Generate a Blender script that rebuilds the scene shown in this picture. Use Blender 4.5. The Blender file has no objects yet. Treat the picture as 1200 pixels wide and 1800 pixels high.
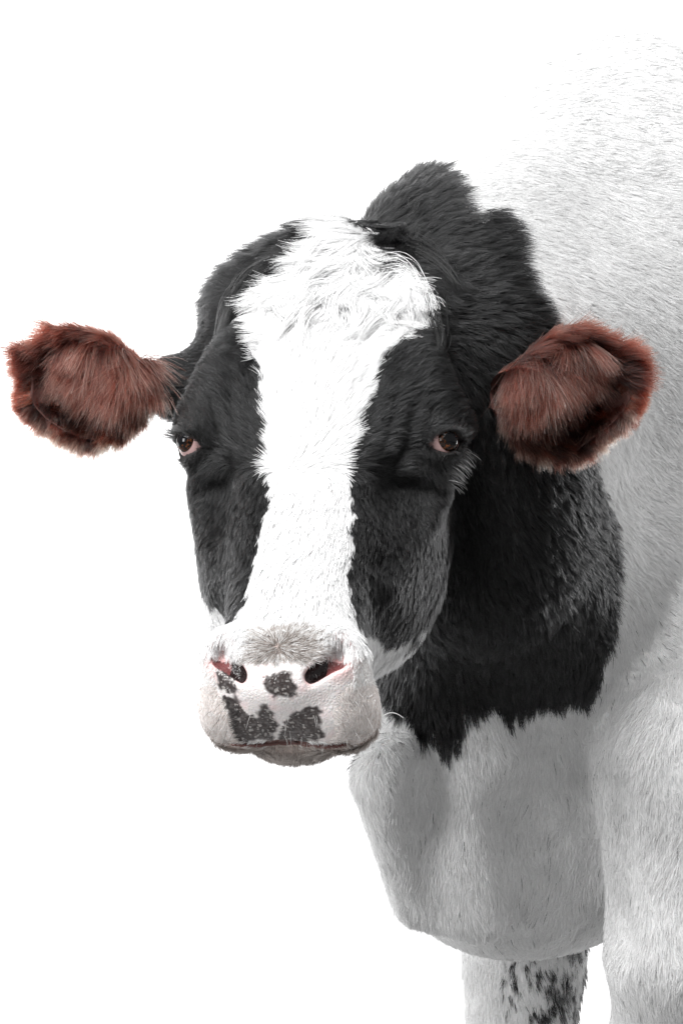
import bpy, math
import numpy as np
from mathutils import Matrix, Vector

FUR = True
rng = np.random.default_rng(7)
scene = bpy.context.scene

# ------------------------------------------------------------------ camera, world, lamps, exposure
CAM_D, CAM_Z, PXM = 3.2, 1.0, 1800.0          # distance to the forehead, lens height, photo pixels per metre there
cam_data = bpy.data.cameras.new('camera')
cam_data.sensor_fit = 'VERTICAL'
cam_data.sensor_height = 36.0
cam_data.lens = 36.0 * CAM_D
cam_data.clip_end = 200.0
cam = bpy.data.objects.new('camera', cam_data)
scene.collection.objects.link(cam)
cam.location = (0.0, -CAM_D, CAM_Z)
cam.rotation_euler = (math.radians(90), 0, 0)
scene.camera = cam

world = bpy.data.worlds.new('World')
scene.world = world
world.use_nodes = True
bg = world.node_tree.nodes['Background']
bg.inputs['Color'].default_value = (1, 1, 1, 1)
bg.inputs['Strength'].default_value = 0.37        # soft fill of a white room

def softbox(name, loc, target, size, power):
    d = bpy.data.lights.new(name, 'AREA')
    d.shape = 'RECTANGLE'; d.size, d.size_y = size
    d.energy = power
    o = bpy.data.objects.new(name, d)
    scene.collection.objects.link(o)
    o.location = loc
    o.rotation_euler = (Vector(target) - Vector(loc)).to_track_quat('-Z', 'Y').to_euler()
    return o
softbox('key_softbox', (-1.0, -1.8, 3.9), (0.15, 0.2, 1.0), (1.9, 1.9), 250)
softbox('added_side_fill', (-2.8, -2.1, 1.8), (0.1, 0.3, .8), (1.1, 1.5), 85)  # fill lamp added at the left to lighten chest and dewlap
softbox('added_backdrop_strip', (-2.4, 1.7, 1.6), (0.1, 3.0, 1.1), (.6, 3.0), 72)  # pair of strip lamps added out of view to turn the backdrop white
softbox('added_backdrop_strip', (3.3, 2.1, 1.6), (0.2, 3.0, 1.1), (.6, 3.0), 125)

vs = scene.view_settings
vs.view_transform = 'Standard'
vs.look = 'None'
vs.exposure = 0.0
vs.gamma = 1.0
vs.use_curve_mapping = False
scene.cycles.max_bounces = 10
scene.cycles.diffuse_bounces = 4
scene.cycles.transparent_max_bounces = 10
scene.cycles.use_denoising = True
scene.cycles.denoiser = 'OPENIMAGEDENOISE'
scene.cycles.denoising_input_passes = 'RGB_ALBEDO_NORMAL'
scene.cycles.denoising_prefilter = 'ACCURATE'
scene.cycles_curves.shape = 'RIBBONS'
scene.cycles_curves.subdivisions = 2


# ------------------------------------------------------------------ small maths helpers
def at(px, py, y):
    """a point of the place at depth y, given as photo pixel"""
    k = (CAM_D + y) / CAM_D / PXM
    return np.array([(px - 600) * k, y, CAM_Z + (900 - py) * k])

def unit(v):
    v = np.asarray(v, float)
    return v / (np.linalg.norm(v, axis=-1, keepdims=True) + 1e-12)

def sst(a, b, x):
    t = np.clip((x - a) / (b - a), 0, 1)
    return t * t * (3 - 2 * t)

def smin(a, b, k):
    h = np.clip(.5 + .5 * (b - a) / k, 0, 1)
    return b + (a - b) * h - k * h * (1 - h)

def smax(a, b, k):
    return -smin(-a, -b, k)

def ell(p, c, r, R=None):
    q = p - np.asarray(c)
    if R is not None:
        q = q @ np.asarray(R).T           # rows of R are the ellipsoid's axes
    r = np.asarray(r)
    k0 = np.linalg.norm(q / r, axis=-1)
    k1 = np.linalg.norm(q / (r * r), axis=-1) + 1e-9
    return k0 * (k0 - 1) / k1

def cone(p, a, b, ra, rb):
    """capsule whose radius runs from ra to rb"""
    a = np.asarray(a); b = np.asarray(b)
    d = b - a
    t = np.clip(((p - a) @ d) / (d @ d), 0, 1)
    return np.linalg.norm(p - a - t[..., None] * d, axis=-1) - (ra + (rb - ra) * t)

def hash3(i, seed):
    i = i.astype(np.int64)
    h = (i[..., 0] * 374761393 + i[..., 1] * 668265263 + i[..., 2] * 2147483647 + seed * 974711) & 0x7fffffff
    h = ((h ^ (h >> 13)) * 1274126177) & 0x7fffffff
    h = ((h ^ (h >> 16)) * 1103515245) & 0x7fffffff
    return ((h ^ (h >> 11)) & 0xffffff) / float(0xffffff)

def noise(p, freq, seed=0):
    """smooth value noise in -1..1"""
    p = p * freq
    i = np.floor(p); f = p - i
    f = f * f * (3 - 2 * f)
    out = 0
    for dx in (0, 1):
        wx = f[..., 0] if dx else 1 - f[..., 0]
        for dy in (0, 1):
            wy = f[..., 1] if dy else 1 - f[..., 1]
            for dz in (0, 1):
                wz = f[..., 2] if dz else 1 - f[..., 2]
                out = out + wx * wy * wz * hash3(i + np.array([dx, dy, dz]), seed)
    return out * 2 - 1

def noise3(p, freq, seed=0):
    return np.stack([noise(p, freq, seed + k * 17) for k in range(3)], -1)

def inpoly(x, y, poly):
    inside = np.zeros(x.shape, bool)
    n = len(poly)
    for k in range(n):
        x0, y0 = poly[k]; x1, y1 = poly[(k + 1) % n]
        if y0 == y1:
            continue
        c = ((y0 > y) != (y1 > y)) & (x < (x1 - x0) * (y - y0) / (y1 - y0) + x0)
        inside ^= c
    return inside

# ------------------------------------------------------------------ the head's own frame: u sideways, s down the face, v out of the face
PHI, PSI = math.radians(33), math.radians(11)
def yaw(v):
    return np.array([v[0] * math.cos(PSI) + v[1] * math.sin(PSI), -v[0] * math.sin(PSI) + v[1] * math.cos(PSI), v[2]])
HU = yaw((1, 0, 0))
HS = yaw((0, -math.sin(PHI), -math.cos(PHI)))
HV = yaw((0, -math.cos(PHI), math.sin(PHI)))
HO = np.array([-0.034, 0.0, 1.072])
HR = np.stack([HU, HS, HV])
def to_head(p):
    return (p - HO) @ HR.T
def from_head(q):
    return np.asarray(q, float) @ HR + HO

EYE_R = 0.0190
EYE = np.array([.1225, -.026, -.047])             # right of the picture; mirrored for the other
EYE_OUT = unit(np.array([.58, .34, .74]))
EYE_T = np.array([.86, -.42, -.45]); EYE_T = unit(EYE_T - EYE_OUT * (EYE_T @ EYE_OUT))   # along the slit
EYE_B = np.cross(EYE_OUT, EYE_T)
EYE_DN = 1.0 if EYE_B[1] > 0 else -1.0

LS = np.array([-.31, -.28, -.24, -.18, -.10, -.03, .05, .12, .18, .23, .27, .30])
LF = np.array([-.10, -.062, -.032, -.012, -.002, 0, -.003, -.006, -.006, -.004, -.022, -.05])
LB = np.array([-.12, -.14, -.17, -.20, -.21, -.21, -.195, -.162, -.128, -.113, -.108, -.10])
LW = np.array([.035, .070, .098, .110, .112, .106, .092, .077, .066, .064, .062, .05])

def nostril(m):
    g = ell(m, (.056, .240, .001), (.0095, .013, .019))
    return smin(g, cone(m, np.array([.054, .247, -.004]), np.array([.032, .264, -.008]), .0085, .0062), .008)

def head_sdf(q):
    """q: points in head coordinates"""
    u, s, v = q[..., 0], q[..., 1], q[..., 2]
    m = np.stack([np.abs(u), s, v], -1)
    # long box of the skull: rounded sections along s
    f = np.interp(s, LS, LF); b = np.interp(s, LS, LB); w = np.interp(s, LS, LW)
    h = (f - b) / 2; c = (f + b) / 2
    n = 2.7
    e = (np.abs(u / w) ** n + np.abs((v - c) / h) ** n) ** (1 / n)
    d = (e - 1) * np.minimum(w, h)
    d = smax(d, np.abs(s + .005) - .285, .05)
    # poll
    d = smin(d, ell(m, (0, -.258, -.085), (.085, .055, .055)), .04)
    d = smin(d, ell(m, (.095, -.200, -.105), (.052, .062, .060)), .05)
    # orbit and brow
    d = smin(d, ell(m, (.104, -.050, -.062), (.036, .048, .042)), .03)
    d = smin(d, ell(m, (.092, -.095, -.040), (.034, .044, .030)), .03)
    d = smin(d, cone(m, np.array([.075, -.115, -.032]), np.array([.128, -.062, -.056]), .026, .014), .03)
    d = smin(d, cone(m, np.array([.098, -.070, -.030]), np.array([.139, -.056, -.064]), .011, .010), .016)
    # cheek, facial crest, jaw
    d = smin(d, ell(m, (.062, .045, -.132), (.060, .120, .078)), .04)
    d = smin(d, cone(m, np.array([.112, .012, -.078]), np.array([.078, .125, -.075]), .016, .012), .03)
    d = smin(d, cone(m, np.array([.05, .01, -.19]), np.array([.02, .25, -.105]), .036, .024), .04)
    # hollow in front of the eye and temple
    d = smax(d, -ell(m, (.106, .048, -.030), (.032, .044, .031)), .025)
    d = smax(d, -ell(m, (.148, -.118, -.080), (.032, .036, .038)), .03)
    # folds of skin over the inner corner of the eye
    d = smin(d, cone(m, np.array([.074, -.078, -.013]), np.array([.059, .004, -.016]), .007, .005), .009)
    d = smin(d, cone(m, np.array([.091, -.075, -.015]), np.array([.074, .000, -.022]), .007, .005), .009)
    d = smin(d, cone(m, np.array([.092, .006, -.042]), np.array([.118, .004, -.060]), .005, .005), .018)
    # muzzle: broad upper lip, wings of the nostrils, chin
    d = smin(d, ell(m, (0, .252, -.058), (.075, .042, .054)), .03)
    d = smin(d, ell(m, (.042, .264, -.068), (.042, .034, .038)), .02)
    d = smin(d, ell(m, (.055, .268, -.086), (.025, .023, .022)), .016)
    d = smin(d, ell(m, (.050, .236, -.026), (.027, .028, .027)), .022)
    d = smin(d, ell(m, (0, .256, -.020), (.038, .030, .026)), .02)
    lip = smin(ell(m, (0, .272, -.104), (.046, .026, .024)), ell(m, (0, .24, -.112), (.052, .045, .030)), .02)
    d = smin(d, lip, .006)
    # mouth slit
    gap = np.maximum(np.abs(v + .0835 - .28 * (s - .28)) - .0032, np.abs(u) - .060)
    gap = np.maximum(gap, .262 - s)
    d = smax(d, -gap, .008)
    # nostrils: a comma, wide above and outside, running in towards the middle
    g = nostril(m)
    d = smax(d, -g, .008)
    # base of the ear
    d = smin(d, cone(m, np.array([.100, -.150, -.125]), np.array([.176, -.150, -.125]), .050, .032), .035)
    # eyelids and opening
    eo = m - EYE
    o, t, bb = eo @ EYE_OUT, eo @ EYE_T, eo @ EYE_B
    r = np.linalg.norm(eo, axis=-1)
    d = smin(d, r - (EYE_R + .0045), .014)
    op = np.maximum(np.abs(bb - EYE_DN * .0016) - .0098 * (1 - (t / .0200) ** 2), -o + .002)
    op = np.maximum(op, r - .040)
    d = smax(d, -op, .0035)
    return d

AX = unit(np.array([.78, .62, 0]))                 # from chest to tail
LAT = np.array([AX[1], -AX[0], 0])                 # to the cow's left, towards the camera
UP = np.array([0, 0, 1.0])
BR = np.stack([AX, LAT, UP])
CH = at(1010, 900, .62)                            # middle of the chest

def leg(p, pts, rad):
    d = None
    for k in range(len(pts) - 1):
        c = cone(p, pts[k], pts[k + 1], rad[k], rad[k + 1])
        d = c if d is None else smin(d, c, .03)
    return d

NL = at(1215, 1500, .42)
FL = at(918, 1600, .70)
def body_sdf(p):
    # barrel, rump
    d = ell(p, CH + AX * .62 + UP * -.02, (.80, .34, .40), BR)
    d = smin(d, ell(p, CH + AX * 1.30 + UP * .10, (.42, .29, .32), BR), .12)
    # shoulders and withers
    d = smin(d, ell(p, CH + UP * .08 + AX * .10, (.30, .25, .44), BR), .10)
    d = smin(d, cone(p, at(1090, 285, .78), at(1300, 300, 1.3), .115, .13), .10)
    # neck: crest, side, throat, dewlap
    d = smin(d, cone(p, at(775, 432, .27), at(1040, 270, .72), .070, .112), .10)
    d = smin(d, cone(p, at(890, 292, .58), at(1040, 255, .75), .095, .11), .08)
    d = smin(d, cone(p, at(800, 650, .24), at(1000, 650, .60), .145, .22), .10)
    d = smin(d, cone(p, at(850, 960, .26), at(960, 1130, .52), .125, .20), .13)
    d = smin(d, cone(p, at(760, 1300, .36), at(900, 1422, .52), .080, .165), .08)
    d = smin(d, cone(p, at(790, 1512, .39), at(1010, 1512, .57), .060, .085), .06)
    d = smin(d, cone(p, at(686, 1370, .268), at(746, 1575, .335), .040, .034), .045)
    # folds of the dewlap
    d = smax(d, -cone(p, at(762, 1385, .245), at(776, 1625, .280), .036, .038), .03)
    d = smin(d, cone(p, at(855, 1330, .295), at(840, 1600, .345), .030, .032), .04)
    d = smax(d, -cone(p, at(900, 1420, .290), at(965, 1590, .335), .024, .028), .045)
    # fore legs
    d = smin(d, leg(p, [at(1270, 1000, .56), at(1232, 1340, .35), at(1215, 1650, .36), at(1200, 1850, .46), [at(1200, 1850, .46)[0], .46, .28], [at(1200, 1850, .46)[0] - .01, .45, .10], [at(1200, 1850, .46)[0] - .03, .43, .03]],
                    [.16, .112, .088, .075, .05, .05, .062]), .03)
    d = smax(d, -cone(p, at(1046, 1400, .280), at(1044, 1620, .325), .020, .040), .035)
    fx = at(915, 1800, .72)
    d = smin(d, leg(p, [at(930, 1450, .70), at(920, 1700, .72), fx, [fx[0], .72, .28], [fx[0] - .01, .71, .10], [fx[0] - .03, .69, .03]],
                    [.085, .064, .056, .048, .05, .062]), .03)
    # hind legs
    for sd in (1, -1):
        b = CH + AX * 1.42 + LAT * .20 * sd; b[2] = 0
        d = smin(d, leg(p, [b + UP * .90, b + UP * .62 - AX * .04, b + UP * .45 + AX * .10, b + UP * .12 + AX * .06, b + UP * .03],
                        [.17, .10, .055, .045, .06]), .06)
    d = smax(d, -p[..., 2], .01)
    return d

def sdf(p):
    d = body_sdf(p)
    q = to_head(p)
    m = (np.abs(q[..., 0]) < .32) & (q[..., 1] > -.45) & (q[..., 1] < .45) & (q[..., 2] > -.38) & (q[..., 2] < .15)
    if m.any():
        hd = head_sdf(q[m])
        d[m] = smin(d[m], hd, .022)
    return d

def grad(p, e=1.2e-3):
    k = np.array([[1, -1, -1], [-1, -1, 1], [-1, 1, -1], [1, 1, 1]], float)
    g = 0
    for r in k:
        g = g + r * sdf(p + r * e)[..., None]
    return g / (4 * e)

# ------------------------------------------------------------------ surface: coarse net, then refined and pulled onto the shape
def surface_net(lo, hi, h):
    n = np.ceil((np.array(hi) - np.array(lo)) / h).astype(int) + 1
    ax = [lo[k] + h * np.arange(n[k]) for k in range(3)]
    F = np.empty(n)
    for i in range(0, n[0], 16):
        X, Y, Z = np.meshgrid(ax[0][i:i + 16], ax[1], ax[2], indexing='ij')
        F[i:i + 16] = sdf(np.stack([X, Y, Z], -1))
    neg = F < 0
    cnt = np.zeros(n - 1, int); acc = np.zeros(tuple(n - 1) + (3,)); ec = np.zeros(n - 1)
    sl = lambda o, a: tuple(slice(o[k], n[k] - 1 + o[k]) for k in range(3))
    corners = [(i, j, k) for i in (0, 1) for j in (0, 1) for k in (0, 1)]
    for c in corners:
        for a in range(3):
            if c[a]:
                continue
            c2 = list(c); c2[a] = 1
            A, B = F[sl(c, a)], F[sl(c2, a)]
            x = (A < 0) != (B < 0)
            t = np.where(x, A / np.where(x, A - B, 1), 0)
            for k in range(3):
                acc[..., k] += np.where(x, (t if k == a else c[k]), 0)
            ec += x
    act = ec > 0
    idx = -np.ones(n - 1, int); idx[act] = np.arange(act.sum())
    ci = np.argwhere(act)
    V = (ci + acc[act] / ec[act][:, None]) * h + np.array(lo)
    quads = []
    for a in range(3):
        b, c = (a + 1) % 3, (a + 2) % 3
        s0 = [slice(1, -1)] * 3; s0[a] = slice(0, n[a] - 1)
        s1 = [slice(1, -1)] * 3; s1[a] = slice(1, n[a])
        A, B = neg[tuple(s0)], neg[tuple(s1)]
        e = np.argwhere(A != B)
        flip = B[tuple(e.T)]
        off = np.ones(3, int); off[a] = 0
        g = e + off
        def cell(db, dc):
            q = g.copy(); q[:, b] -= db; q[:, c] -= dc
            return idx[tuple(q.T)]
        Q = np.stack([cell(1, 1), cell(0, 1), cell(0, 0), cell(1, 0)], 1)
        Q[flip] = Q[flip][:, ::-1]
        quads.append(Q)
    Q = np.concatenate(quads)
    T = np.concatenate([Q[:, [0, 1, 2]], Q[:, [0, 2, 3]]])
    return V, T

def refine(V, T, want):
    """split every edge that touches a triangle for which want() holds"""
    w = want(V[T].mean(1))
    E = np.sort(np.concatenate([T[:, [0, 1]], T[:, [1, 2]], T[:, [2, 0]]]), 1)
    key = E[:, 0] * len(V) + E[:, 1]
    uk, inv = np.unique(key, return_inverse=True)
    inv = inv.reshape(3, -1).T
    mark = np.zeros(len(uk), bool)
    mark[inv[w].ravel()] = True
    mid = -np.ones(len(uk), int); mid[mark] = len(V) + np.arange(mark.sum())
    um = uk[mark]
    V2 = np.concatenate([V, (V[um // len(V)] + V[um % len(V)]) / 2])
    mm = mid[inv]; has = mm >= 0; k = has.sum(1)
    out = [T[k == 0]]
    t, m = T[k == 3], mm[k == 3]
    out += [np.stack(x, 1) for x in ((t[:, 0], m[:, 0], m[:, 2]), (m[:, 0], t[:, 1], m[:, 1]), (m[:, 2], m[:, 1], t[:, 2]), (m[:, 0], m[:, 1], m[:, 2]))]
    for r in range(3):
        a, b, c = r, (r + 1) % 3, (r + 2) % 3
        z = (k == 1) & has[:, a]
        t, m = T[z], mm[z]
        out += [np.stack((t[:, a], m[:, a], t[:, c]), 1), np.stack((m[:, a], t[:, b], t[:, c]), 1)]
        z = (k == 2) & ~has[:, a]           # edges b and c split
        t, m = T[z], mm[z]
        out += [np.stack((t[:, c], m[:, c], m[:, b]), 1), np.stack((t[:, a], t[:, b], m[:, b]), 1), np.stack((t[:, a], m[:, b], m[:, c]), 1)]
    return V2, np.concatenate(out)

def relax(V, T, f=.4):
    acc = np.zeros_like(V); c = np.zeros(len(V))
    for a, b in ((0, 1), (1, 2), (2, 0)):
        for i, j in ((a, b), (b, a)):
            for k in range(3):
                acc[:, k] += np.bincount(T[:, i], V[T[:, j], k], len(V))
            c += np.bincount(T[:, i], minlength=len(V))
    return V + f * (acc / c[:, None] - V)

def pull(V, it=2, cap=.01):
    for _ in range(it):
        f = sdf(V); g = grad(V)
        st = f[:, None] * g / (np.sum(g * g, 1)[:, None] + 1e-3)
        l = np.linalg.norm(st, axis=1, keepdims=True)
        V = V - st * np.minimum(1, cap / (l + 1e-9))
    return V

in_front = lambda c: (c[:, 0] < .75) & (c[:, 1] < 1.2) & (c[:, 2] > .25)
# <mesh>
V, T = surface_net((-.45, -.30, -.05), (2.15, 1.95, 1.75), .018)
V = pull(relax(V, T, .3), 2)
def head_zone(c):
    q = to_head(c)
    return (np.abs(q[:, 0]) < .24) & (q[:, 1] > -.36) & (q[:, 1] < .36) & (q[:, 2] > -.24)
def fine_zone(c):
    q = to_head(c); m = q.copy(); m[:, 0] = np.abs(m[:, 0])
    return ((q[:, 1] > .20) & (q[:, 2] > -.12)) | (np.linalg.norm(m - EYE, axis=1) < .045)
def finest_zone(c):
    q = to_head(c); m = q.copy(); m[:, 0] = np.abs(m[:, 0])
    return ((q[:, 1] > .215) & (q[:, 2] > -.10) & (np.abs(q[:, 0]) < .085)) | (np.linalg.norm(m - EYE, axis=1) < .034)
for zone, it in ((in_front, 1), (head_zone, 2), (fine_zone, 4), (finest_zone, 4)):
    V, T = refine(V, T, zone)
    z = zone(V)
    for _ in range(it):
        V[z] = pull(relax(V, T, .35)[z], 1, .006)
    V[z] = pull(V[z], 1, .004)
qn = to_head(V); qn[:, 0] = np.abs(qn[:, 0])
hole = nostril(qn) < .004
hole &= finest_zone(V)
for _ in range(8):
    V[hole] = relax(V, T, .5)[hole]
N = unit(grad(V))
# </mesh>

# ------------------------------------------------------------------ mesh and material helpers
CL = np.array([CH[0], CH[1], 0.0])                 # foot of the cow

def mesh_object(name, V, T, mat, parent=None, smooth=True):
    me = bpy.data.meshes.new(name)
    me.from_pydata((np.asarray(V, float) - (CL if parent is not None else 0)).tolist(), [], T.tolist() if isinstance(T, np.ndarray) else T)
    me.materials.append(mat)
    if smooth:
        me.shade_smooth()
    ob = bpy.data.objects.new(name, me)
    scene.collection.objects.link(ob)
    ob.parent = parent
    return ob

def paint(ob, name, data):
    if data.ndim == 2:
        a = ob.data.attributes.new(name, 'FLOAT_COLOR', 'POINT')
        a.data.foreach_set('color', np.concatenate([data, np.ones((len(data), 1))], 1).astype(np.float32).ravel())
    else:
        a = ob.data.attributes.new(name, 'FLOAT', 'POINT')
        a.data.foreach_set('value', data.astype(np.float32))

def node_mat(name):
    m = bpy.data.materials.new(name); m.use_nodes = True
    return m, m.node_tree.nodes, m.node_tree.links

def plain(name, color, rough=.5, coat=0.0):
    m, n, l = node_mat(name)
    b = n['Principled BSDF']
    b.inputs['Base Color'].default_value = (*color, 1)
    b.inputs['Roughness'].default_value = rough
    b.inputs['Coat Weight'].default_value = coat
    b.inputs['Coat Roughness'].default_value = .03
    return m

def skin_material():
    m, n, l = node_mat('hide_and_nose_leather')
    b = n['Principled BSDF']
    col = n.new('ShaderNodeAttribute'); col.attribute_name = 'hide'
    pad = n.new('ShaderNodeAttribute'); pad.attribute_name = 'pad'
    l.new(col.outputs['Color'], b.inputs['Base Color'])
    ro = n.new('ShaderNodeMapRange'); ro.inputs['To Min'].default_value = .9; ro.inputs['To Max'].default_value = .23
    l.new(pad.outputs['Fac'], ro.inputs['Value']); l.new(ro.outputs['Result'], b.inputs['Roughness'])
    tc = n.new('ShaderNodeTexCoord')
    vo = n.new('ShaderNodeTexVoronoi'); vo.inputs['Scale'].default_value = 300; vo.feature = 'DISTANCE_TO_EDGE'
    ns = n.new('ShaderNodeTexNoise'); ns.inputs['Scale'].default_value = 120; ns.inputs['Detail'].default_value = 3
    l.new(tc.outputs['Object'], vo.inputs['Vector']); l.new(tc.outputs['Object'], ns.inputs['Vector'])
    ad = n.new('ShaderNodeMath'); ad.operation = 'ADD'
    l.new(vo.outputs['Distance'], ad.inputs[0]); l.new(ns.outputs['Fac'], ad.inputs[1])
    mu = n.new('ShaderNodeMath'); mu.operation = 'MULTIPLY'
    l.new(ad.outputs[0], mu.inputs[0]); l.new(pad.outputs['Fac'], mu.inputs[1])
    bp = n.new('ShaderNodeBump'); bp.inputs['Strength'].default_value = .7; bp.inputs['Distance'].default_value = .0012
    l.new(mu.outputs[0], bp.inputs['Height']); l.new(bp.outputs['Normal'], b.inputs['Normal'])
    b.inputs['Subsurface Weight'].default_value = .15
    b.inputs['Subsurface Radius'].default_value = (.006, .003, .002)
    b.inputs['Subsurface Scale'].default_value = .3
    return m

def hair_material(name, rough=.38, ior=1.55):
    m, n, l = node_mat(name)
    n.remove(n['Principled BSDF'])
    h = n.new('ShaderNodeBsdfHairPrincipled'); h.model = 'CHIANG'; h.parametrization = 'COLOR'
    a = n.new('ShaderNodeAttribute'); a.attribute_name = 'tint'
    l.new(a.outputs['Color'], h.inputs['Color'])
    h.inputs['Roughness'].default_value = rough
    h.inputs['Radial Roughness'].default_value = .5
    h.inputs['IOR'].default_value = ior
    h.inputs['Random Roughness'].default_value = .2
    l.new(h.outputs[0], n['Material Output'].inputs['Surface'])
    return m
def matte_hair(name):
    m, n, l = node_mat(name)
    b = n['Principled BSDF']
    a = n.new('ShaderNodeAttribute'); a.attribute_name = 'tint'
    l.new(a.outputs['Color'], b.inputs['Base Color'])
    b.inputs['Roughness'].default_value = .55
    b.inputs['Specular IOR Level'].default_value = .25
    tr = n.new('ShaderNodeBsdfTranslucent'); mx = n.new('ShaderNodeMixShader'); mx.inputs['Fac'].default_value = .35
    l.new(a.outputs['Color'], tr.inputs['Color'])
    l.new(b.outputs[0], mx.inputs[1]); l.new(tr.outputs[0], mx.inputs[2])
    l.new(mx.outputs[0], n['Material Output'].inputs['Surface'])
    return m
HAIR_WHITE = matte_hair('white_hair')
HAIR_BLACK = hair_material('black_hair', .34, 1.28)
HAIR_BROWN = hair_material('brown_hair', .34, 1.36)

def fur(name, parent, P0, d0, d1, L, c0, c1, rad, npts=5, clump=0.0, cell=.006, wave=0.0, wfreq=60, seed=0, kind='stuff', mat=None, tip=1.0):
    """one object of hair: roots P0, direction d0 at the root bending to d1, length L, colour c0 to c1"""
    n = len(P0)
    t = np.linspace(0, 1, npts)
    # bend
    X = P0[:, None, :] + L[:, None, None] * (d0[:, None, :] * (t - t * t / 2)[None, :, None] + d1[:, None, :] * (t * t / 2)[None, :, None]) * 1.15
    if np.any(np.asarray(clump) > 0):
        g = np.floor(P0 / cell)
        best = np.full(n, 1e9); C = np.zeros((n, 3))
        for dx in (-1, 0, 1):
            for dy in (-1, 0, 1):
                for dz in (-1, 0, 1):
                    k = g + np.array([dx, dy, dz])
                    c = (k + np.stack([hash3(k, seed + 5), hash3(k, seed + 6), hash3(k, seed + 7)], -1)) * cell
                    dd = np.sum((c - P0) ** 2, 1)
                    b = dd < best
                    best[b] = dd[b]; C[b] = c[b]
        off = C - P0
        off -= d0 * np.sum(off * d0, 1, keepdims=True)
        cl = np.broadcast_to(np.asarray(clump, float), (n,))
        X += (cl[:, None] * t[None, :] ** 1.3)[:, :, None] * off[:, None, :]
        # every lock swings its own way
        sw = np.stack([hash3(np.floor(C / cell), seed + 11 + k) for k in range(3)], -1) * 2 - 1
        X += (cl * L * .22)[:, None, None] * (t[None, :] ** 1.6)[:, :, None] * sw[:, None, :]
    if np.any(np.asarray(wave) > 0):
        wv = np.broadcast_to(np.asarray(wave, float), (n,))
        w = noise3(P0, 45, seed + 31)
        side = unit(np.cross(d0, d1 + .3 * w + 1e-4))
        ph = noise(P0, 30, seed + 32) * 5
        X += side[:, None, :] * (wv * L)[:, None, None] * (np.sin(t[None, :] * wfreq * .06 + ph[:, None]) * t[None, :])[:, :, None]
    cu = bpy.data.hair_curves.new(name)
    cu.add_curves([npts] * n)
    cu.attributes['position'].data.foreach_set('vector', (X - CL).astype(np.float32).ravel())
    r = np.broadcast_to(np.asarray(rad, float), (n,))
    R = r[:, None] * (1 - .72 * t[None, :] ** 1.5)
    ra = cu.attributes.get('radius') or cu.attributes.new('radius', 'FLOAT', 'POINT')
    ra.data.foreach_set('value', R.astype(np.float32).ravel())
    tt = t ** tip
    col = c0[:, None, :] * (1 - tt)[None, :, None] + c1[:, None, :] * tt[None, :, None]
    col = np.concatenate([col, np.ones((n, npts, 1))], -1)
    ca = cu.attributes.new('tint', 'FLOAT_COLOR', 'POINT')
    ca.data.foreach_set('color', col.astype(np.float32).ravel())
    cu.materials.append(mat or HAIR_WHITE)
    ob = bpy.data.objects.new(name, cu)
    scene.collection.objects.link(ob)
    ob.parent = parent
    if kind:
        ob['kind'] = kind
    print(name, n)
    return ob

def scatter(V, T, NV, density):
    """roots spread over triangles: density in strands per square metre at the triangle centres"""
    A = V[T]
    area = np.linalg.norm(np.cross(A[:, 1] - A[:, 0], A[:, 2] - A[:, 0]), axis=1) / 2
    cnt = rng.poisson(area * density)
    k = np.repeat(np.arange(len(T)), cnt)
    r1 = np.sqrt(rng.random(len(k))); r2 = rng.random(len(k))
    w = np.stack([1 - r1, r1 * (1 - r2), r1 * r2], 1)
    P0 = np.einsum('ij,ijk->ik', w, V[T[k]])
    return P0, unit(np.einsum('ij,ijk->ik', w, NV[T[k]]))

# ------------------------------------------------------------------ markings, laid out on the cow: head in (u, height), neck in (x, z)
BLAZE = [(-0.005, 0.226), (0.021, 0.226), (0.038, 0.208), (0.045, 0.186), (0.062, 0.178), (0.078, 0.170), (0.084, 0.152), (0.095, 0.134), (0.090, 0.120), (0.082, 0.104), (0.076, 0.092), (0.064, 0.074), (0.050, 0.046), (0.042, 0.017), (0.041, -0.017), (0.044, -0.044), (0.048, -0.061), (0.049, -0.083), (0.055, -0.105), (0.056, -0.132), (0.054, -0.151), (0.059, -0.170), (0.066, -0.186), (0.074, -0.202), (0.082, -0.205), (0.073, -0.215), (0.060, -0.216), (0.009, -0.215), (-0.060, -0.206), (-0.060, -0.188), (-0.047, -0.170), (-0.038, -0.148), (-0.038, -0.116), (-0.033, -0.088), (-0.031, -0.058), (-0.035, -0.039), (-0.036, -0.016), (-0.039, 0.006), (-0.047, 0.041), (-0.055, 0.064), (-0.062, 0.081), (-0.068, 0.105), (-0.072, 0.120), (-0.073, 0.142), (-0.068, 0.156), (-0.054, 0.164), (-0.036, 0.174), (-0.022, 0.194), (-0.014, 0.217)]
SPOT = [(-0.008, -0.228), (-0.002, -0.221), (0.006, -0.219), (0.015, -0.221), (0.021, -0.227), (0.022, -0.236), (0.016, -0.245), (0.006, -0.247), (-0.003, -0.244), (-0.008, -0.237)]
LIPL = [(-0.051, -0.246), (-0.041, -0.246), (-0.032, -0.259), (-0.022, -0.265), (-0.015, -0.252), (-0.008, -0.250), (-0.003, -0.258), (-0.004, -0.273), (-0.011, -0.289), (-0.043, -0.289), (-0.048, -0.270)]
LIPR = [(-0.001, -0.273), (0.010, -0.265), (0.018, -0.257), (0.029, -0.253), (0.039, -0.255), (0.041, -0.269), (0.039, -0.280), (0.029, -0.289), (-0.006, -0.289)]
WINGL = [(-0.061, -0.218), (-0.049, -0.219), (-0.040, -0.227), (-0.036, -0.240), (-0.045, -0.244), (-0.057, -0.235)]
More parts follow.
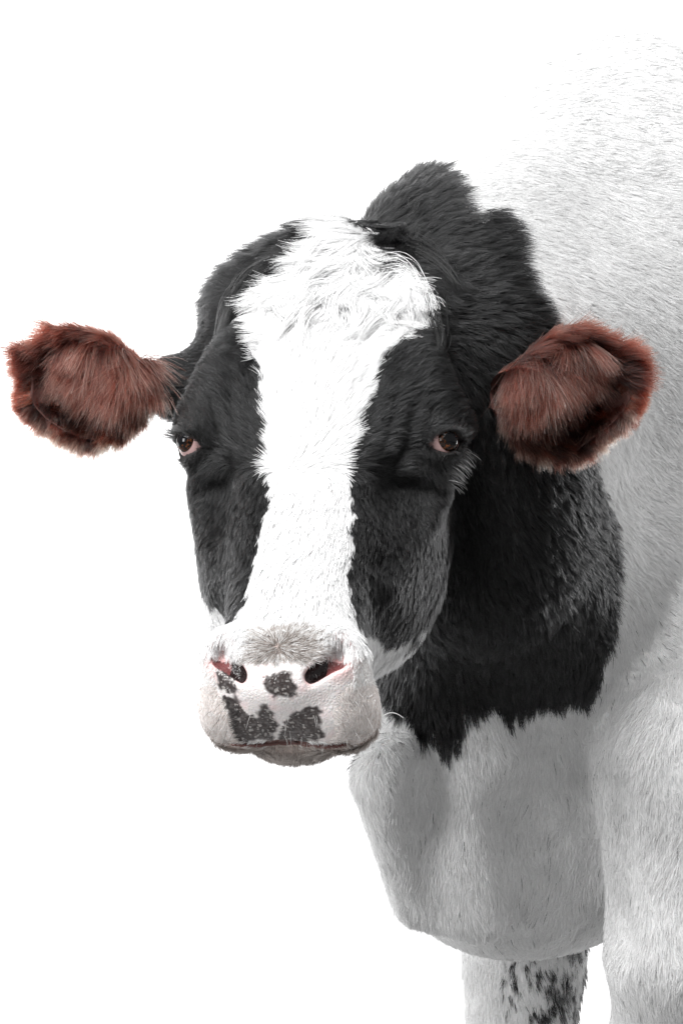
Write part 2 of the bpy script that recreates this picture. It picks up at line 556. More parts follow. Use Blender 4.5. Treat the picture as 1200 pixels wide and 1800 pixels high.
PAD = [(-0.024, -0.213), (-0.002, -0.212), (0.020, -0.213), (0.035, -0.217), (0.057, -0.207), (0.071, -0.210), (0.069, -0.231), (0.055, -0.245), (0.055, -0.264), (0.043, -0.288), (0.011, -0.290), (-0.026, -0.290), (-0.042, -0.288), (-0.037, -0.254), (-0.057, -0.241), (-0.062, -0.214), (-0.055, -0.206), (-0.040, -0.211)]
BROWNTOP = [(-0.027, -0.186), (-0.008, -0.183), (0.024, -0.183), (0.045, -0.189), (0.050, -0.203), (0.039, -0.213), (0.019, -0.210), (-0.007, -0.210), (-0.030, -0.215), (-0.034, -0.203)]
NECK = [(-0.10, 1.30), (0.053, 1.336), (0.059, 1.356), (0.083, 1.361), (0.100, 1.364), (0.111, 1.344), (0.124, 1.316), (0.131, 1.298), (0.138, 1.298), (0.142, 1.312), (0.160, 1.316), (0.173, 1.302), (0.178, 1.288), (0.185, 1.258), (0.195, 1.227), (0.220, 1.193), (0.246, 1.117), (0.252, 1.059), (0.272, 1.024), (0.287, 0.988), (0.291, 0.940), (0.290, 0.874), (0.277, 0.843), (0.274, 0.802), (0.255, 0.793), (0.242, 0.796), (0.218, 0.794), (0.200, 0.785), (0.176, 0.773), (0.169, 0.790), (0.157, 0.792), (0.135, 0.778), (0.123, 0.748), (0.107, 0.737), (0.100, 0.758), (0.082, 0.758), (0.074, 0.775), (0.055, 0.785), (0.036, 0.81), (-0.10, .84)]
THROAT = at(642, 1328, .27)

def coat(p):
    """is_head, black, pad, brown tuft: masks for points on the hide"""
    q = to_head(p)
    near = (np.abs(q[:, 0]) < .3) & (np.abs(q[:, 1]) < .42) & (q[:, 2] > -.33)
    hs = np.full(len(p), 9.0)
    hs[near] = head_sdf(q[near])
    is_head = hs < body_sdf(p) + .004
    w = noise3(p, 70, 3) * .005 + noise3(p, 200, 4) * .0025
    pw = p + w
    u = to_head(pw)[:, 0]; zr = pw[:, 2] - HO[2]
    white = inpoly(u, zr, BLAZE) & (q[:, 2] > -.17)
    au = np.abs(u)
    white |= zr < np.interp(u, [-.12, -.08, -.06, .074, .082, .098, .113, .13], [-.15, -.170, -.178, -.193, -.200, -.197, -.175, -.165])
    blk_neck = inpoly(pw[:, 0], pw[:, 2], NECK) & (p[:, 1] < .5)
    blk_neck |= np.linalg.norm(pw - THROAT, axis=1) < .012
    legspot = (p[:, 2] < .50) & (p[:, 1] > .55) & (p[:, 0] < .30) & (p[:, 0] > .19)
    blk_neck |= legspot & (noise(p * np.array([1, 1, .5]), 260, 9) + .5 * noise(p, 60, 10) > .34 - .25 * sst(.22, .28, p[:, 0]))
    blk_neck |= (p[:, 2] < .075)
    black = np.where(is_head, ~white, blk_neck)
    ww = noise3(p, 110, 13) * .0028 + noise3(p, 300, 14) * .0022 + noise3(p, 600, 15) * .0012
    u2 = to_head(p + ww)[:, 0]; z2 = (p + ww)[:, 2] - HO[2]
    front = is_head & (q[:, 2] > -.094) & (q[:, 1] > .18)
    pad = front & inpoly(u2, z2, PAD)
    brown = front & inpoly(u2, z2, BROWNTOP)
    return is_head, black, pad, brown, front, u2, z2

is_head, black, pad, brown, front, u2, z2 = coat(V)
WHITE = np.array([.80, .80, .80]); BLACK = np.array([.006, .006, .006])
hide = np.where(black[:, None], BLACK, WHITE)
hide[brown] = (.28, .23, .21)
skin_n = noise(V, 110, 21)
nose = np.array([.74, .70, .69]) + np.array([.05, -.06, -.05]) * np.clip(skin_n, 0, 1)[:, None]
hide[pad] = nose[pad]
lipz = front & (z2 < -.205) & ~pad
hide[lipz] = (.70, .66, .64)
dark = front & (inpoly(u2, z2, SPOT) | inpoly(u2, z2, LIPL) | inpoly(u2, z2, LIPR) | inpoly(u2, z2, WINGL))
crack = noise(V, 420, 23)
def blur(x, T, it):
    for _ in range(it):
        acc = np.zeros(len(x)); c = np.zeros(len(x))
        for a, b in ((0, 1), (1, 2), (2, 0), (1, 0), (2, 1), (0, 2)):
            acc += np.bincount(T[:, a], x[T[:, b]], len(x)); c += np.bincount(T[:, a], minlength=len(x))
        x = .4 * x + .6 * acc / c
    return x
soft = np.clip(blur(dark.astype(float), T, 2) + .16 * crack * (blur(dark.astype(float), T, 5) > .03), 0, 1)[:, None]
hide = hide * (1 - soft) + soft * np.where(crack[:, None] > .45, np.array([.30, .28, .27]), np.array([.040, .031, .030]))
qV = to_head(V); mV = qV.copy(); mV[:, 0] = np.abs(mV[:, 0])
# inside of the nostrils and the pink round them
g = nostril(mV)
pk = np.clip(1 - g / (.006 + .010 * sst(.045, .06, mV[:, 0])), 0, 1)[:, None] * front[:, None] * ~dark[:, None]
hide = hide * (1 - .75 * pk) + np.array([.55, .24, .23]) * .75 * pk
deep = front & (g < .0012) & (qV[:, 1] > .244)  # shade of the hole painted into the hide, blackest at its inner end
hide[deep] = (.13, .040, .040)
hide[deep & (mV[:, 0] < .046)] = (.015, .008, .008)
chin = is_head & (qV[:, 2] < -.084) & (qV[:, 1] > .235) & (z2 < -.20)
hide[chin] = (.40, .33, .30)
# mouth line and lower lip edge
mo = front & (np.abs(qV[:, 2] + .0850 - .28 * (qV[:, 1] - .28)) < .0052 + .002 * noise(V, 150, 27)) & (qV[:, 1] > .255) & (np.abs(qV[:, 0]) < .056 + .006 * noise(V, 120, 28))
hide[mo] = (.13, .055, .048)
# eyelid rims
er = np.linalg.norm(mV - EYE, axis=1)
hide[er < EYE_R + .0042] = (.02, .017, .017)

cow = bpy.data.objects.new('cow', None)
scene.collection.objects.link(cow)
cow.location = CL
cow['label'] = 'black and white dairy cow with red-brown shaggy ears and a white blaze'
cow['category'] = 'cow'
body = mesh_object('body', V, T, skin_material(), cow)
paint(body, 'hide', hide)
paint(body, 'pad', (pad | lipz | mo | deep).astype(float))

# ------------------------------------------------------------------ eyes
def cap(c, out, r, ang, up=None, sx=1.0, sy=1.0, rings=10, seg=36):
    """piece of a sphere round the direction out, half angle ang, stretched by sx, sy"""
    out = unit(out)
    a = unit(np.cross(up if up is not None else np.array([0, 0, 1.0]), out)); b = np.cross(out, a)
    Vc = [c + out * r]; F = []
    for i in range(1, rings + 1):
        for j in range(seg):
            th = ang * i / rings; ph = 2 * math.pi * j / seg
            x, y = math.cos(ph) * th * sx, math.sin(ph) * th * sy
            t = math.hypot(x, y)
            dirv = out * math.cos(t) + (a * x + b * y) / t * math.sin(t)
            Vc.append(c + dirv * r)
    for j in range(seg):
        F.append((0, 1 + j, 1 + (j + 1) % seg))
    for i in range(rings - 1):
        for j in range(seg):
            k = 1 + i * seg
            F.append((k + j, k + seg + j, k + seg + (j + 1) % seg, k + (j + 1) % seg))
    return np.array(Vc), F

def iris_material():
    m, n, l = node_mat('brown_iris')
    b = n['Principled BSDF']
    tc = n.new('ShaderNodeTexCoord')
    ns = n.new('ShaderNodeTexNoise'); ns.inputs['Scale'].default_value = 420; ns.inputs['Detail'].default_value = 4
    cr = n.new('ShaderNodeValToRGB')
    cr.color_ramp.elements[0].color = (.006, .003, .002, 1); cr.color_ramp.elements[0].position = .50
    cr.color_ramp.elements[1].color = (.15, .045, .012, 1); cr.color_ramp.elements[1].position = .68
    l.new(tc.outputs['Object'], ns.inputs['Vector']); l.new(ns.outputs['Fac'], cr.inputs['Fac']); l.new(cr.outputs['Color'], b.inputs['Base Color'])
    b.inputs['Roughness'].default_value = .06
    b.inputs['IOR'].default_value = 1.37
    return m
M_SCL = plain('sclera', (.45, .29, .28), .12)
M_IRIS = iris_material()
M_PUP = plain('pupil_black', (.003, .003, .004), .04)
M_PUP.node_tree.nodes['Principled BSDF'].inputs['IOR'].default_value = 1.37
for sd in (1, -1):
    flip = np.array([sd, 1, 1])
    c = from_head(EYE * flip)
    gaze = np.array([.68, .24, .66] if sd > 0 else [-.58, .27, .76])
    gaze = unit(gaze) @ HR
    top = -HS
    Ve, Fe = cap(c, gaze, EYE_R, math.pi * .999, top, rings=28, seg=40)
    eye = mesh_object('eye', Ve, Fe, M_SCL, cow)
    eye['label'] = 'dark brown eye with pink corner beside the ear over the neck' if sd > 0 else 'dark brown eye at the outer edge of the face'
    cd = c + gaze * .0106                              # the clear front of the eye bulges
    Vi, Fi = cap(cd, gaze, .0126, 1.24, top, 1.0, .95)
    mesh_object('iris', Vi, Fi, M_IRIS, eye)
    Vp, Fp = cap(cd, gaze, .0128, .62, top, 1.2, .85)
    mesh_object('pupil', Vp, Fp, M_PUP, eye)

# ------------------------------------------------------------------ ears
# outline of each ear: distance along the ear, upper edge and lower edge from its axis (metres)
EAR_A = np.array([0, .06, .15, .30, .45, .60, .75, .88, .96, 1.0])
def ear(sd, base, tip, upv, top, bot, label):
    A = tip - base; Ln = np.linalg.norm(A); A = A / Ln
    W = unit(upv - A * (upv @ A)); Fd = np.cross(A, W) * (1 if sd > 0 else -1)
    if Fd[1] > 0: Fd = -Fd                         # opening looks towards the front
    na, nb = 30, 22
    a = 1 - (1 - np.linspace(0, 1, na)) ** 1.25
    bt = np.linspace(-1, 1, nb)
    tp = np.interp(a, EAR_A, top); bo = np.interp(a, EAR_A, bot)
    mid = (tp + bo) / 2; hw = (tp - bo) / 2
    AA, BB = np.meshgrid(a, bt, indexing='ij')
    def sheet(th):
        w = hw[:, None] * np.sin(BB * 1.35) / math.sin(1.35)
        dep = -(hw[:, None] * .62) * np.cos(BB * 1.35) + .020 * (1 - AA) * BB.clip(0) - th * np.cos(BB * 1.2)
        curl = .004 * np.sin(AA * 5 + sd) * BB.clip(0) ** 2
        return base + A * (Ln * AA)[..., None] + W * (mid[:, None] + w)[..., None] + Fd * (dep + curl)[..., None]
    front_s, back_s = sheet(0), sheet(.006)
    Ve = np.concatenate([front_s.reshape(-1, 3), back_s.reshape(-1, 3)])
    idx = np.arange(na * nb).reshape(na, nb); o = na * nb
    F = []
    for i in range(na - 1):
        for j in range(nb - 1):
            q = (idx[i, j], idx[i + 1, j], idx[i + 1, j + 1], idx[i, j + 1])
            F.append(q); F.append(tuple(x + o for x in q[::-1]))
        for j in (0, nb - 1):
            q = (idx[i, j], idx[i, j] + o, idx[i + 1, j] + o, idx[i + 1, j])
            F.append(q if j == 0 else q[::-1])
    for j in range(nb - 1):
        F.append((idx[-1, j], idx[-1, j] + o, idx[-1, j + 1] + o, idx[-1, j + 1]))
    ob = mesh_object('ear', Ve, F, M_EAR, cow)
    ob['label'] = label
    # ---- hair of the ear
    def roots(n, a0, a1, b0, b1, th):
        ra = rng.uniform(a0, a1, n); rb = rng.uniform(b0, b1, n)
        S = sheet(th)
        fi = np.clip(np.interp(ra, a, np.arange(na)), 0, na - 1.001); fj = (rb + 1) / 2 * (nb - 1)
        i0 = fi.astype(int); j0 = np.clip(fj.astype(int), 0, nb - 2); x = (fi - i0)[:, None]; y = (fj - j0)[:, None]
        p = S[i0, j0] * (1 - x) * (1 - y) + S[i0 + 1, j0] * x * (1 - y) + S[i0, j0 + 1] * (1 - x) * y + S[i0 + 1, j0 + 1] * x * y
        return p, ra, rb
    def tone(n, dark, light, p, fr=90):
        k = np.clip(.42 + .55 * noise(p, fr, 41) + .60 * noise(p, 300, 43) + rng.normal(0, .22, n), 0, 1)[:, None]
        return np.asarray(dark) * (1 - k) + np.asarray(light) * k
    PS, D0, D1, LL, C0, C1, RR = [], [], [], [], [], [], []
    def add(p, d0, d1, L, c0, c1, r):
        n = len(p)
        j = noise3(p, 60, 51 + sd) * .35 + noise3(p, 160, 52) * .25 + rng.normal(0, .14, (n, 3))
        PS.append(p); D0.append(unit(d0 + j * .7)); D1.append(unit(d1 + j)); LL.append(L); C0.append(c0); C1.append(c1); RR.append(np.full(n, r))
    DK, MD, LT, BG = (.005, .0012, .001), (.055, .0115, .0070), (.140, .044, .031), (.50, .39, .31)
    RD = (.125, .026, .014)
    # back and rim, all round
    n = 16000
    p, ra, rb = roots(n, 0, 1, -1, 1, .006)
    d = W * (rb * .6)[:, None] - Fd * .25 * np.cos(rb * 1.3)[:, None] + A * (.6 + .8 * ra ** 3)[:, None]
    add(p, d, d + A * .5, rng.uniform(.010, .018, n), tone(n, DK, MD, p), tone(n, MD, LT, p), .00032)
    for lo, hi, k in ((.86, 1, 1), (-1, -.86, -1)):
        n = 6000
        p, ra, rb = roots(n, 0, 1, lo, hi, .002)
        d = W * k * .5 + A * (.65 + .6 * ra ** 2)[:, None] + Fd * .25
        add(p, d, W * k * .25 + A * .8 + 0 * p, rng.uniform(.008, .016, n), tone(n, DK, RD, p), tone(n, MD, LT, p), .0003)
    n = 8000
    p, ra, rb = roots(n, .90, 1, -1, 1, .002)
    add(p, A + Fd * .3 + W * rb[:, None] * .7, A + W * rb[:, None] * .3, rng.uniform(.012, .022, n), tone(n, DK, RD, p), tone(n, MD, LT, p), .0003)
    # inside of the cup, short and dark
    n = 15000
    p, ra, rb = roots(n, .02, .99, -1, .9, 0)
    d = Fd * .45 - W * .35 + A * .55
    add(p, d + 0 * p, -W * .5 + A * .7 + 0 * p, rng.uniform(.009, .018, n), tone(n, DK, (.12, .035, .02), p), tone(n, DK, RD, p), .0003)
    # lower edge standing up and out
    n = 11000
    p, ra, rb = roots(n, .03, .97, -1, -.50, 0)
    d = Fd * .6 - W * .5 + A * .25
    add(p, d + 0 * p, -W * .9 + A * .25 + 0 * p, rng.uniform(.012, .024, n), tone(n, DK, MD, p), tone(n, MD, BG, p), .0003)
    # upper part: combed up and out towards the tip
    n = 17000
    p, ra, rb = roots(n, .05, .98, .30, 1, 0)
    p = p + Fd * .004
    d = Fd * .45 + A * .75 + W * ((rb - .55) * 1.2)[:, None]
    add(p, d, A * .9 + W * (.25 * (rb - .6))[:, None] - W * .15 + 0 * p, rng.uniform(.018, .034, n), tone(n, DK, MD, p, 70), tone(n, MD, LT, p, 70), .0003)
    # curtain: from under the upper fold near the base, hanging over the opening
    n = 17000
    p, ra, rb = roots(n, .10, .68, .30, .92, 0)
    fan = ((ra - .26) * 1.3)[:, None]
    d = Fd * .80 + A * fan - W * .25
    dn = np.array([0, 0, -1.0])
    add(p, d, dn * 1.0 + A * fan * .8 + Fd * .10, rng.uniform(.050, .080, n) * (1 - .40 * np.abs(ra - .28) / .38), tone(n, DK, MD, p, 110), np.where(rng.random((n, 1)) < .35, tone(n, LT, BG, p, 110), tone(n, MD, LT, p, 110)), .0003)
    cat = np.concatenate
    CLU = cat([np.full(len(x), .30 if q_ < 4 else .72) for q_, x in enumerate(PS)])
    fur('ear_fur', ob, cat(PS), cat(D0), cat(D1), cat(LL), cat(C0), cat(C1), cat(RR), 6, CLU, .0065, .05, 60, seed=60 + sd, mat=HAIR_BROWN, tip=3.5)
    return ob

M_EAR = plain('ear_skin', (.055, .018, .014), .8)
ear(1, at(866, 684, .085), at(1108, 684, .120), np.array([0, 0, 1.0]),
    np.array([.015, .018, .028, .044, .054, .053, .042, .032, .020, .010]), -np.array([.020, .026, .046, .058, .064, .064, .048, .034, .020, .008]),
    'ragged red-brown ear lying over the white flank')
ear(-1, at(278, 670, .125), at(52, 670, .150), np.array([0, 0, 1.0]),
    np.array([.010, .012, .020, .040, .046, .047, .042, .034, .026, .014]), -np.array([.018, .024, .038, .054, .061, .058, .050, .038, .027, .013]),
    'rounded red-brown ear standing out against the white background')

# ------------------------------------------------------------------ coat of the head and body
VIEW = unit(np.array([0, -CAM_D, CAM_Z]) - V[T].mean(1))
tc_ = V[T].mean(1); tn_ = unit(N[T].mean(1))
th_head = is_head[T].any(1); th_pad = pad[T].sum(1) >= 2
facing = np.sum(VIEW * tn_, 1)
zone_far = ~in_front(tc_)
tm = to_head(tc_); tm[:, 0] = np.abs(tm[:, 0])
eye_d = np.linalg.norm(tm - EYE, axis=1)
dens = np.where(th_head, 800e3, 340e3)
lipT = lipz[T].sum(1) >= 2
dens = np.where(lipT, 420e3, dens)
dens = np.where(brown[T].any(1), 1.3e6, dens)
dens = np.where(facing < -.35, dens * .12, dens)
dens = np.where(tc_[:, 0] > .62 + .0 * tc_[:, 1], dens * .25, dens)
dens = np.where(zone_far, 20e3, dens)
dens = np.where(th_pad | (deep[T].any(1)) | (eye_d < EYE_R + .0035) | (mo[T].sum(1) >= 2), 0, dens)
if not FUR: dens = dens * 0
P0, N0 = scatter(V, T, N, dens)
hd_, blk_, _, brn_, frt_, uu_, zz_ = coat(P0)
q0 = to_head(P0)
u, s, v = q0.T
zr = P0[:, 2] - HO[2]
UPF = -HS
# the way the hair lies on the head
wz = zr + .015 * noise(P0, 25, 71)
fA = (u * 2.2)[:, None] * HU - UPF
rB = unit(np.stack([(u + .018) * 1.5, zr + .055], 1))
fB = rB[:, :1] * HU + rB[:, 1:] * UPF
rC = unit(np.stack([(u - .018) * 1.2 - .02, zr - .250], 1))
fC = rC[:, :1] * HU + rC[:, 1:] * UPF
wB = sst(-.050, -.020, wz)[:, None]; wC = sst(.070, .118, wz + .022 * noise(P0, 38, 72) + .012 * noise(P0, 110, 73) - .12 * np.abs(u + .01))[:, None]
fH = fA * (1 - wB) + fB * wB * (1 - wC) + fC * wC
out_ = sst(.035, .085, np.abs(u))[:, None] * sst(.03, .09, zr)[:, None] * sst(.20, .16, zr)[:, None]
fH = unit(fH) * (1 - .2 * out_) + .28 * out_ * np.sign(u)[:, None] * HU
side = sst(.095, .125, np.abs(u))[:, None] * sst(-.12, -.05, zr)[:, None]
fH = fH * (1 - .7 * side) + (.7 * side) * (-HV * .8 + np.sign(u)[:, None] * HU * .4 + UPF * .15)
em = q0.copy(); em[:, 0] = np.abs(u)
ed = em - EYE
en = np.linalg.norm(ed, axis=1)
we = np.exp(-(en / .036) ** 2)[:, None]
eo = unit(ed) * np.stack([np.sign(u), np.ones_like(u), np.ones_like(u)], 1)
fH = fH * (1 - we) + we * (eo @ HR)
lip0 = (frt_ & (zz_ < -.205))[:, None]
fH = np.where(lip0, np.sign(u)[:, None] * HU * .5 - UPF * .8 + HV * .2, fH)
fH = np.where(brn_[:, None], (u * 18)[:, None] * HU + ((zr + .190) * 25)[:, None] * UPF + .2 * UPF, fH)
# on the neck and body
z = P0[:, 2]
hi_ = sst(1.05, 1.25, z)[:, None]; lo_ = sst(.95, .75, z)[:, None]
right = sst(.12, .33, P0[:, 0])[:, None]
fN = np.array([.70, .40, -.12]) * hi_ + np.array([.15, .1, -1.0]) * (1 - hi_)
fF = np.array([.75, .5, -.55]) * (1 - lo_) + np.array([-.05, .1, -1.0]) * lo_
fF = fF * (1 - hi_) + np.array([.8, .5, -.35]) * hi_
fBd = fN * (1 - right) + fF * right
flow = np.where(hd_[:, None], unit(fH), unit(fBd))
wn = noise3(P0, 26, 81) * np.where(hd_, .28, .30)[:, None] + noise3(P0, 90, 82) * np.where(hd_, .22, .28)[:, None]
flow = flow + wn + rng.normal(0, .10, P0.shape)
flow = unit(flow - N0 * np.sum(flow * N0, 1, keepdims=True))
# length, lift, lie
n = len(P0)
au = np.abs(u)
Lh = np.where(blk_, .0080, .0095)
fore = sst(-.06, .02, zr) * sst(.125, .09, au)
Lh += .006 * fore
top = sst(.10, .17, zr)
Lh += .016 * top
Lh = np.where(lip0[:, 0], .0042, Lh)
Lh = np.where(brn_, .0072, Lh)
Lh = np.where(en < .032, .006, Lh)
Lh = np.where((v < -.14) & (zr < .1), .015, Lh)
Lb = np.where(blk_ & (P0[:, 2] > .6), .013 + .005 * sst(1.15, 1.30, P0[:, 2]), .012)
L = np.where(hd_, Lh, Lb) * rng.uniform(.7, 1.25, n)
L = np.where(zone_far[0] if False else (~in_front(P0)), .03, L)
lift = np.where(hd_, .34 + .10 * top, .19 + .17 * blk_) + rng.normal(0, .05, n)
lift = np.where(brn_ | lip0[:, 0], .65, lift)
d0 = unit(flow + N0 * lift[:, None] * 1.3)
d1 = unit(flow + N0 * .10)
# colours
k = rng.random(n)
white_c = np.clip(.87 + .03 * noise(P0, 60, 91) + rng.normal(0, .04, n), .6, .97)
fleck = (~blk_) & (~hd_) & (rng.random(n) < (.006 + .009 * sst(.30, .42, P0[:, 0])) * (1 + 2.5 * (noise(P0, 40, 92) > .35)))
white_c = np.where(fleck, rng.uniform(.18, .5, n), white_c)
across = P0 - flow * np.sum(P0 * flow, 1, keepdims=True) * .80
st1 = noise(across, 240, 95); st2 = noise(across, 520, 96)
streak = np.clip(st1 * .6 + st2 * .6, -1, 1)
white_c = white_c - np.where(hd_, .05, .10) * np.clip(streak, 0, 1)
W3 = np.repeat(white_c[:, None], 3, 1)
bk = (.0028 + .007 * k ** 2) * (1 + 8.0 * np.clip(streak, 0, 1) ** 1.6)  # paler streaks imitate glints on the black hair by colour
B0 = np.stack([bk, bk, bk * 1.02], 1)
c0 = np.where(blk_[:, None], B0, W3)
c1 = np.where(blk_[:, None], B0 * 2.2, np.clip(W3 * 1.03, 0, .93))
mixw = brn_ & (rng.random(n) < .25 + .45 * sst(.012, .045, np.hypot(u - .008, zr + .196)))
brn_c = brn_ & ~mixw
c0[brn_c] = c0[brn_c] * np.array([.22, .19, .17]); c1[brn_c] *= np.array([.55, .50, .47])
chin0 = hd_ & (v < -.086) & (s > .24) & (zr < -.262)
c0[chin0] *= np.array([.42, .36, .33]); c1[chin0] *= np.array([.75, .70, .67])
crn = lip0[:, 0] & (np.abs(u) > .040) & (zr < -.235)
c0[crn] *= np.array([.85, .76, .72])
inl = frt_ & (inpoly(uu_, zz_, LIPL) | inpoly(uu_, zz_, WINGL) | inpoly(uu_, zz_, LIPR))
c0[inl] = (.05, .045, .045); c1[inl] = (.12, .11, .11)
rad = np.where(hd_, .00030, .00037) * rng.uniform(.75, 1.25, n)
rad = np.where(brn_ | lip0[:, 0], .00020, rad)
rad = np.where(P0[:, 0] > .62, .0006, rad)
rad = np.where(~in_front(P0), .0012, rad)
clump = np.where(hd_, .40 + .12 * top, .24 + .30 * blk_)
clump = np.where(brn_ | lip0[:, 0], .2, clump)
wave = np.where(hd_, .24 * top + .07 * fore, .04)
def part(name, m, npts, cell, seed, mat=None):
    if m.sum():
        fur(name, body, P0[m], d0[m], d1[m], L[m], c0[m], c1[m], rad[m], npts, clump[m], cell, wave[m], 60, seed, mat=mat)
tp = top >= .3
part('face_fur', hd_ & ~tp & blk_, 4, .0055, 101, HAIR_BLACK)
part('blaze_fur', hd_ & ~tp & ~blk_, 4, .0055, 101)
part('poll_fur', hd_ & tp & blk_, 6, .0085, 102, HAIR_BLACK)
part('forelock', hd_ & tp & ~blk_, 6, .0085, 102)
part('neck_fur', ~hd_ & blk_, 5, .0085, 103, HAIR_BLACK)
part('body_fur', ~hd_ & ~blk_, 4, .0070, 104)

# ------------------------------------------------------------------ floor under the hooves
fl = mesh_object('floor', np.array([[-8, -9, 0], [8, -9, 0], [8, 2.98, 0], [-8, 2.98, 0]]), [(0, 1, 2, 3)], plain('floor_grey', (.22, .22, .22), .9))
bd = mesh_object('backdrop', np.array([[-6, 3, 0], [6, 3, 0], [6, 3, 4.5], [-6, 3, 4.5]]), [(0, 1, 2, 3)], plain('white_backdrop', (.88, .88, .88), .95), smooth=False)
bd['kind'] = 'structure'
fl['kind'] = 'structure'

# ------------------------------------------------------------------ whiskers and lashes
M_WH = HAIR_WHITE
def surface_roots(pts_head, it=6):
    p = from_head(np.asarray(pts_head, float))
    for _ in range(it):
        gg = grad(p)
        p = p - sdf(p)[:, None] * gg / (np.sum(gg * gg, 1)[:, None] + 1e-3)
    return p, unit(grad(p))
# stubble and whiskers over lips and chin
nw = 190
cu_ = rng.uniform(-.075, .075, nw); cs_ = rng.uniform(.252, .292, nw); cv_ = rng.uniform(-.115, -.02, nw)
pw_, nw_ = surface_roots(np.stack([cu_, cs_, cv_], 1))
qw_ = to_head(pw_)
ok = ~((np.abs(qw_[:, 0]) < .034) & (pw_[:, 2] - HO[2] > -.262)) & (np.abs(sdf(pw_)) < .002)
pw_, nw_, qw_ = pw_[ok], nw_[ok], qw_[ok]
dw = unit(nw_ * 1.0 - UPF * .55 + np.sign(qw_[:, :1]) * HU * .35 + rng.normal(0, .25, pw_.shape))
cw = np.where(rng.random((len(pw_), 1)) < .55, np.array([.90, .88, .86]), np.array([.05, .045, .04])) * np.ones(3)
fur('whiskers', body, pw_, dw, unit(dw - UPF * .9), rng.uniform(.008, .022, len(pw_)), cw * .7, cw * .7, .00016, 6)
# the one long whisker that stands out against the black neck
r0, n0 = surface_roots([(.070, .262, -.070)])
e1 = at(718, 1246, -.10) - r0[0]
ln = np.linalg.norm(e1)
fur('whisker', body, r0, unit(e1 + np.array([[.0, 0, .022]])), unit(e1 + np.array([[0, 0, -.035]])), np.array([ln * .93]), np.array([[.95] * 3]), np.array([[.97] * 3]), np.array([.0005]), 8, kind=None)
# lashes
# pale hairs at the outer corner of the eye
no_ = 130
po, nno = surface_roots(np.stack([rng.normal(.144, .004, no_), rng.normal(-.012, .010, no_), rng.normal(-.072, .008, no_)], 1))
do = unit(HU * .9 - HV * .15 + nno * .5 + HS * .35 + rng.normal(0, .25, po.shape))
co = np.repeat(rng.uniform(.05, .45, (no_, 1)), 3, 1)
fur('corner_hairs', body, po, do, unit(do + HS * .8), rng.uniform(.008, .020, no_), co, co, .00028, 5)
for sd in (1, -1):
    nl = 150
    tt = rng.uniform(-.016, .019, nl)
    hb = .0098 * (1 - (tt / .0200) ** 2).clip(0) - .0016
    upb = -EYE_B if (EYE_B[1] > 0) else EYE_B       # towards the forehead
    pl = EYE + EYE_OUT * .0195 + EYE_T * tt[:, None] + upb * (hb + .0015)[:, None]
    dl = unit(EYE_OUT * .8 + upb * .25 + EYE_T * (.35 + tt * 25)[:, None] + np.array([0, .25, 0]) + rng.normal(0, .12, (nl, 3)))
    de = unit(dl + upb * .45)
    fl3 = np.array([sd, 1, 1])
    cl_ = np.full((nl, 3), .02)
    fur('eyelashes', body, from_head(pl * fl3), (dl * fl3) @ HR, (de * fl3) @ HR, rng.uniform(.006, .014, nl), cl_, cl_ * 3, .00028, 6, mat=HAIR_BLACK)

# ------------------------------------------------------------------ loose locks over the poll and forehead
def drape(path, lift):
    """points given as (u, height) laid on the head, raised by lift"""
    path = np.asarray(path, float)
    vv = np.interp(path[:, 1], [.05, .12, .17, .21, .24], [.0, -.005, -.015, -.035, -.06])
    ss = (vv * math.sin(PHI) - path[:, 1]) / math.cos(PHI)
    p, nn = surface_roots(np.stack([path[:, 0], ss, vv], 1), 8)
    return p + nn * np.asarray(lift)[:, None]
def spline(P, t):
    n = len(P) - 1
    x = t * n; i = np.clip(x.astype(int), 0, n - 1); f = (x - i)[:, None]
    p0 = P[np.clip(i - 1, 0, n)]; p1 = P[i]; p2 = P[i + 1]; p3 = P[np.clip(i + 2, 0, n)]
    return .5 * (2 * p1 + (p2 - p0) * f + (2 * p0 - 5 * p1 + 4 * p2 - p3) * f ** 2 + (3 * p1 - p0 - 3 * p2 + p3) * f ** 3)
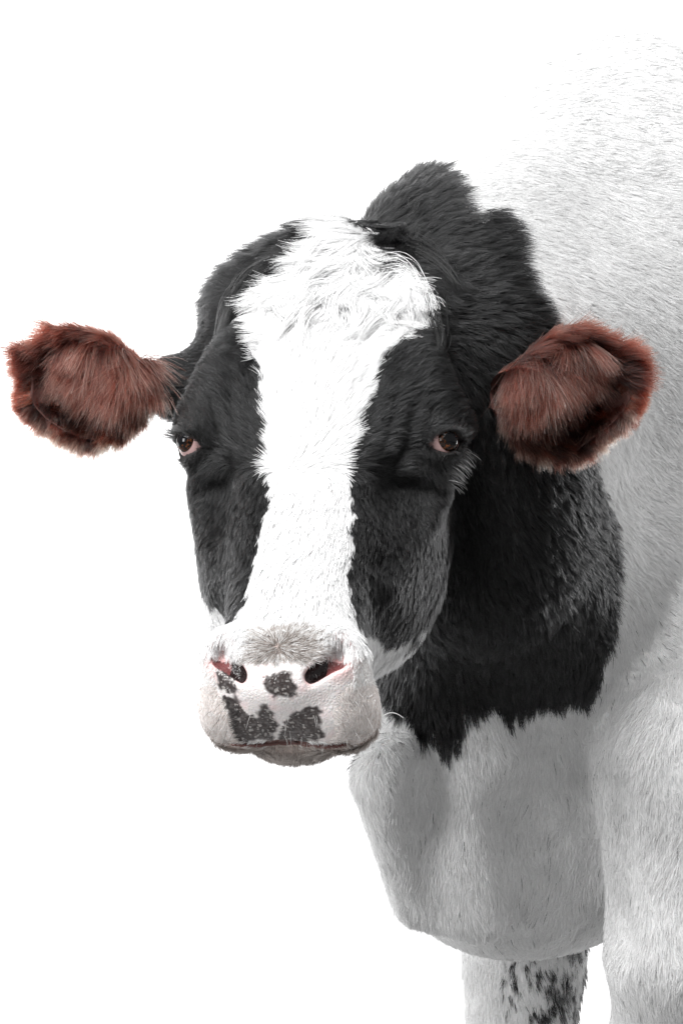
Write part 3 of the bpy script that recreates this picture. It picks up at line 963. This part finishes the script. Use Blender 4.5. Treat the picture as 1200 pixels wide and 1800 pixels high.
def locks(name, paths, tint, mat, each=90, width=.006, npts=10):
    X, C, Rr = [], [], []
    t = np.linspace(0, 1, npts)
    for path in paths:
        m = len(path)
        P = drape(path, .003 + .006 * np.sin(np.linspace(.15, math.pi * .92, m)))
        c = spline(P, t)
        tg = unit(np.gradient(c, axis=0))
        for _ in range(each):
            o = rng.normal(0, width, 3)
            k = rng.uniform(.65, 1.05)
            tk = t * k
            cc = np.stack([np.interp(tk, t, c[:, q]) for q in range(3)], 1)
            spread = (1.0 - .60 * t ** 1.2)[:, None]
            X.append(cc + o * spread + rng.normal(0, .0012, 3) * (t ** 2)[:, None])
            b = tint * rng.uniform(.85, 1.06)
            C.append(np.tile([b, b, b, 1], (npts, 1))); Rr.append(.00030 * (1 - .7 * t ** 2))
    X, C, Rr = np.array(X), np.array(C), np.array(Rr)
    cu = bpy.data.hair_curves.new(name); cu.add_curves([npts] * len(X))
    cu.attributes['position'].data.foreach_set('vector', (X - CL).astype(np.float32).ravel())
    ra = cu.attributes.get('radius') or cu.attributes.new('radius', 'FLOAT', 'POINT')
    ra.data.foreach_set('value', Rr.astype(np.float32).ravel())
    cu.attributes.new('tint', 'FLOAT_COLOR', 'POINT').data.foreach_set('color', np.clip(C, 0, .97).astype(np.float32).ravel())
    cu.materials.append(mat)
    ob = bpy.data.objects.new(name, cu); scene.collection.objects.link(ob); ob.parent = body
    ob['kind'] = 'stuff'
    return ob
WP = [[(.040, .176), (.060, .182), (.080, .174), (.094, .158), (.112, .140), (.122, .134)],
      [(.050, .170), (.072, .172), (.088, .158), (.098, .138), (.112, .126)],
      [(.020, .195), (.002, .180), (-.020, .160), (-.045, .146), (-.062, .142)],
      [(.008, .210), (-.018, .198), (-.030, .178), (-.044, .152), (-.052, .130)],
      [(-.026, .168), (-.048, .160), (-.068, .162), (-.082, .174)],
      [(-.040, .156), (-.060, .150), (-.076, .154), (-.086, .166)],
      [(.060, .168), (.048, .150), (.030, .138), (.034, .118), (.046, .108)],
      [(.030, .160), (.014, .142), (.010, .122), (.024, .104)],
      [(-.010, .176), (-.026, .152), (-.022, .128), (-.006, .112)],
      [(.070, .160), (.074, .140), (.066, .122), (.076, .104)]]
for _ in range(16):
    a0, h0 = rng.uniform(-.075, .072), rng.uniform(.125, .205)
    if (abs(a0) > .03 and h0 > .172) or a0 < -.055: continue
    ang = math.atan2(h0 - .255, (a0 - .018) * 1.4) + rng.normal(0, .55)
    kap = rng.uniform(-55, 55); st = rng.uniform(.008, .012)
    pth = [(a0, h0)]
    for _k in range(4):
        pth.append((pth[-1][0] + math.cos(ang) * st, pth[-1][1] + math.sin(ang) * st)); ang += kap * st
    WP.append(pth)
locks('forelock_locks', WP, .88, HAIR_WHITE, 70, .0055)
BP = [[(.085, .190), (.112, .176), (.136, .160), (.152, .158)],
      [(.070, .196), (.096, .186), (.120, .168), (.138, .148)],
      [(-.090, .170), (-.108, .150), (-.118, .128), (-.112, .112)],
      [(-.070, .184), (-.096, .172), (-.112, .150), (-.124, .132)],
      [(.104, .150), (.118, .132), (.130, .112), (.128, .095)]]
locks('poll_locks', BP, .016, HAIR_BLACK, 70, .0060)
